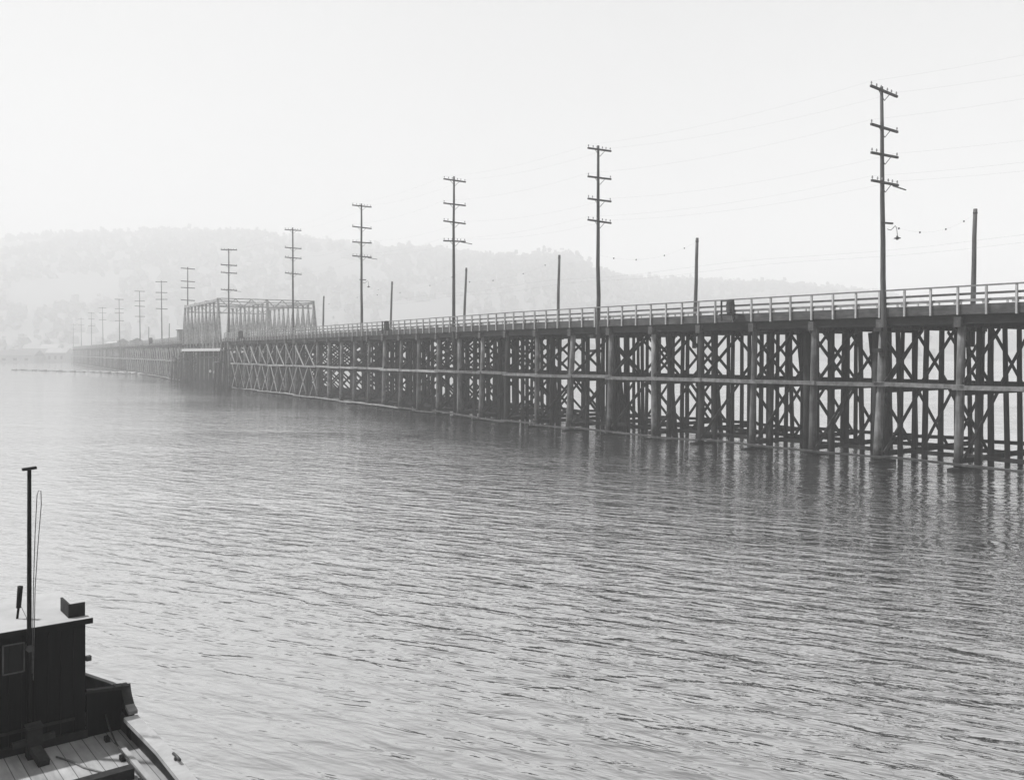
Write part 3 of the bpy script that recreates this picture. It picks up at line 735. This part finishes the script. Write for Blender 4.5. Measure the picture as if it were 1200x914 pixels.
# cap rail along the side (aft part), pale
rl = []
for a, h in half:
    if a >= .7: rl.append(bp_(a, CB + h - .1, 1.04))
rl = [bp_(.58, CB + 2.08, 1.04)] + rl
MB().strip(rl, .19, .06).build('cap_rail', 'cap_rail', boat)
rl2 = [bp_(a, CB - h + .08, 1.04) for a, h in half if a >= .7]; MB().strip(rl2, .24, .07).build('cap_rail', 'cap_rail', boat)
# high bulwark wing beside the cabin, swept down to the rail
T = .06
MB().prism([bp_(-.02, 0.01, ZD), bp_(-.02, .53, ZD), bp_(-.02, .53, 1.3), bp_(-.02, 0.01, 1.35)], A * T).build('bulwark_wing', 'boat_black', boat)
MB().bar(bp_(.01, .01, 1.375), bp_(.01, .42, 1.335), .1, .04).bar(bp_(.01, .40, 1.345), bp_(.01, .6, 1.33), .16, .05).build('wing_cap', 'boat_trim', boat)
sw = [(0.05, .58, 1.32), (.12, .57, 1.25), (.22, .56, 1.18), (.36, .55, 1.11), (.55, .545, 1.07)]
b = MB()
for (a0, b0, z0), (a1, b1, z1) in zip(sw, sw[1:]):
    b.prism([bp_(a0, b0, ZD), bp_(a0, b0, z0), bp_(a1, b1, z1), bp_(a1, b1, ZD)], -B * .06)
b.build('side_bulwark', 'boat_black', boat)
MB().strip([bp_(a, q - .02, z + .03) for a, q, z in sw[:4]], .13, .05).build('sweep_cap', 'boat_trim', boat)
MB().strip([bp_(a, q - .02, z + .03) for a, q, z in sw[3:]], .13, .05).build('sweep_cap', 'grey_paint', boat)
# forward bulwark
fr = [bp_(a, CB + h - .02, 1.12) for a, h in half if a <= 0]; MB().strip(fr, .07, .32).build('bow_bulwark', 'grey_paint', boat)
fr = [bp_(a, CB - h + .02, 1.12) for a, h in half if a <= 0]; MB().strip(fr, .07, .32).build('bow_bulwark', 'hull', boat)
# cabin
CW = 3.3; CD = 1.9; ZT = 2.40
cab = MB(); cab.prism([bp_(0, 0, ZD), bp_(0, -CW, ZD), bp_(0, -CW, ZT), bp_(0, 0, ZT)], -A * CD)
t_cab = cab.build('cabin', 'boat_black', boat)
bt = MB()
k = .16
while k < CW: bt.bar(bp_(.012, -k, ZD + .1), bp_(.012, -k, ZT - .06), .022, .018, B); k += .17
bt.build('batten', 'boat_black', t_cab)
MB().bar(bp_(.03, .02, ZD + .06), bp_(.03, -CW, ZD + .06), .06, .12).build('base_board', 'boat_trim', t_cab)
MB().bar(bp_(.022, -.15, 1.02), bp_(.022, -CW, 1.02), .03, .04).build('rub_strip', 'boat_trim', t_cab)
MB().bar(bp_(0.02, .035, 1.83), bp_(0.02, .035, 1.9), .07, .07).build('hinge', 'iron', t_cab)
rf = MB(); zz = ZT + .01
rf.prism([bp_(.06, .07, zz), bp_(.06, -CW - .07, zz), bp_(.06, -CW - .07, zz + .05), bp_(.06, 0.07, zz + .05)], -A * (CD + .12)); rfo = rf.build('roof', 'roof', t_cab)
MB().bar(bp_(.075, .085, zz + .02), bp_(.075, -CW - .08, zz + .02), .03, .075).build('roof_edge', 'boat_black', t_cab)
# window
wn = thing  # readability
wt, wb_ = 2.27, 1.86
fm = MB()
for (b0, z0, b1, z1) in ((-.82, wt, -1.09, wt), (-.82, wb_, -1.09, wb_), (-.82, wb_, -.82, wt), (-1.09, wb_, -1.09, wt)):
    fm.bar(bp_(.03, b0, z0), bp_(.03, b1, z1), .018, .02, A)
fo = fm.build('window', 'frame', t_cab)
MB().bar(bp_(.012, -.955, wb_ + .01), bp_(.012, -.955, wt - .01), .25, .012, A).build('pane', 'windowglass', t_cab)
# mast standing against the cabin wall
mb0 = bp_(.11, -.77, ZD); mt = Vector((mb0.x + .0, mb0.y, 4.73))
mst = MB().cyl(mb0, mt, .036, .027, 12, rings=4).build('mast', 'boat_black', boat)
MB().bar(mt - B * .09 + Vector((0, 0, .015)), mt + B * .09 + Vector((0, 0, .03)), .09, .035).build('mast_cap', 'boat_trim', boat)
rp = [mt + B * .035 - Vector((0, 0, 2.9)), mt + B * .055 - Vector((0, 0, 1.6)), mt + B * .075 - Vector((0, 0, .9)), mt + B * .10 - Vector((0, 0, .36)), mt + B * .12 - Vector((0, 0, .30)), mt + B * .15 - Vector((0, 0, .31)), mt + B * .155 - Vector((0, 0, .5)), mt + B * .11 - Vector((0, 0, 1.1)), mt + B * .075 - Vector((0, 0, 1.7)), mt + B * .05 - Vector((0, 0, 3.0))]
MB().tube(rp, .006, 6).build('halyard', 'rope', boat)
MB().cyl(bp_(.02, -.77, 2.2), bp_(.16, -.77, 2.2), .05, .05, 10).build('mast_strap', 'iron', boat)
# towing bitt with cross pin and raking knee
bc = bp_(.27, -.74, ZD)
bi = MB().bar(bc, bc + Vector((0, 0, .42)), .19, .19, A).build('towing_bitt', 'boat_trim', boat)
MB().bar(bc + Vector((0, 0, .43)), bc + Vector((0, 0, .455)), .21, .21, A).build('bitt_cap', 'grey_dark', bi)
MB().bar(bc - B * .27 + Vector((0, 0, .22)), bc + B * .27 + Vector((0, 0, .25)), .07, .08).build('cross_pin', 'grey_dark', bi)
MB().bar(bc + A * .08 + Vector((0, 0, .14)), bc + A * .42 + B * .05 + Vector((0, 0, .035)), .14, .09).build('knee', 'grey_dark', bi)
# sidelight screen on the roof edge
zr = zz + .052; kb = bp_(-.16, -.2, zr)
MB().bar(kb + Vector((0, 0, .1)) + B * .0, kb + B * .23 + Vector((0, 0, .1)), .03, .2).bar(kb - A * .02 + Vector((0, 0, .1)) + B * .015, kb - A * .5 + Vector((0, 0, .1)) + B * .015, .03, .2).build('light_screen', 'boat_trim', boat)
# short pipe on the roof
pb = bp_(-.6, -.8, zr); MB().cyl(pb, pb + Vector((.02, 0, .17)), .018, .018, 8).cyl(pb + Vector((.02, 0, .16)), pb + Vector((.045, 0, .48)), .035, .04, 10).build('roof_pipe', 'boat_black', boat)
MB().tube([pb + Vector((.03, 0, .24)), pb + Vector((.1, -.02, .12)), pb + Vector((.17, -.04, 0))], .004, 5).build('pipe_stay', 'rope', boat)
# cleat on the cap rail
cc = bp_(2.5, CB + 2.12, 1.078)
MB().bar(cc - A * .03 + Vector((0, 0, .03)), cc - A * .03 + Vector((0, 0, 0)), .04, .04, A).tube([cc - A * .13 + Vector((0, 0, .05)), cc + Vector((0, 0, .055)), cc + A * .13 + Vector((0, 0, .05))], .02, 8).build('cleat', 'iron', boat)
# waterway plank and fender cable along the bulwark foot
MB().strip([bp_(a, .30 , ZD + .03) for a in (.6, 1.2, 2.2, 3.4, 4.3)], .07, .05).build('waterway', 'cap_rail', boat)
cab_r = thing('steering_cable', bp_(1, .24, ZD), 'thin cable and rod lying along the foot of the boat side', 'cable')
MB().tube([bp_(.1, .26, 1.0), bp_(.3, .26, .86), bp_(.7, .24, .79), bp_(1.5, .22, .76), bp_(2.3, .24, .76), bp_(4.0, .2, .76)], .013, 6).build('rod', 'iron', cab_r)
for a in (.3, 1.1, 2.0): MB().bar(bp_(a, .21, ZD + .03), bp_(a + .12, .21, ZD + .03), .06, .07).build('guide_block', 'boat_trim', cab_r)
# loose beam, rope
bm = MB().bar(bp_(1.78, .17, ZD + .075), bp_(1.84, -2.6, ZD + .075), .17, .15).build('timber_beam', 'boat_trim', origin=bp_(1.8, -1, ZD))
tag(bm, 'dark squared timber beam lying across the boat deck', 'beam')
pts = [bp_(.55 + .75 * u, -.55 + .95 * u + .12 * math.sin(u * 3), ZD + .015) for u in [i / 16 for i in range(17)]]
rpo = MB().tube([bp_(.5, -.5, ZD + .014), bp_(.8, -.36, ZD + .014), bp_(1.1, -.28, ZD + .014), bp_(1.45, -.1, ZD + .014), bp_(1.7, .06, ZD + .014)], .013, 6).build('deck_rope', 'rope', origin=bp_(1, -.3, ZD))
tag(rpo, 'thin dark rope trailing over the boat deck planks', 'rope')

# ------------------------------------------------------------------ haze
hz = bpy.data.materials.new('haze'); hz.use_nodes = True; n = hz.node_tree; n.nodes.clear()
pv = n.nodes.new('ShaderNodeVolumePrincipled'); pv.inputs['Color'].default_value = (.99, .99, .99, 1); pv.inputs['Density'].default_value = .0012
pv.inputs['Anisotropy'].default_value = 0.0
ou = n.nodes.new('ShaderNodeOutputMaterial'); n.links.new(pv.outputs[0], ou.inputs['Volume'])
hx = MB().prism([(-3400, -80, -4.0), (3400, -80, -4.0), (3400, 2700, -4.0), (-3400, 2700, -4.0)], (0, 0, 312))
ho = hx.build('haze', hz, origin=(0, 0, -3)); ho['kind'] = 'stuff'
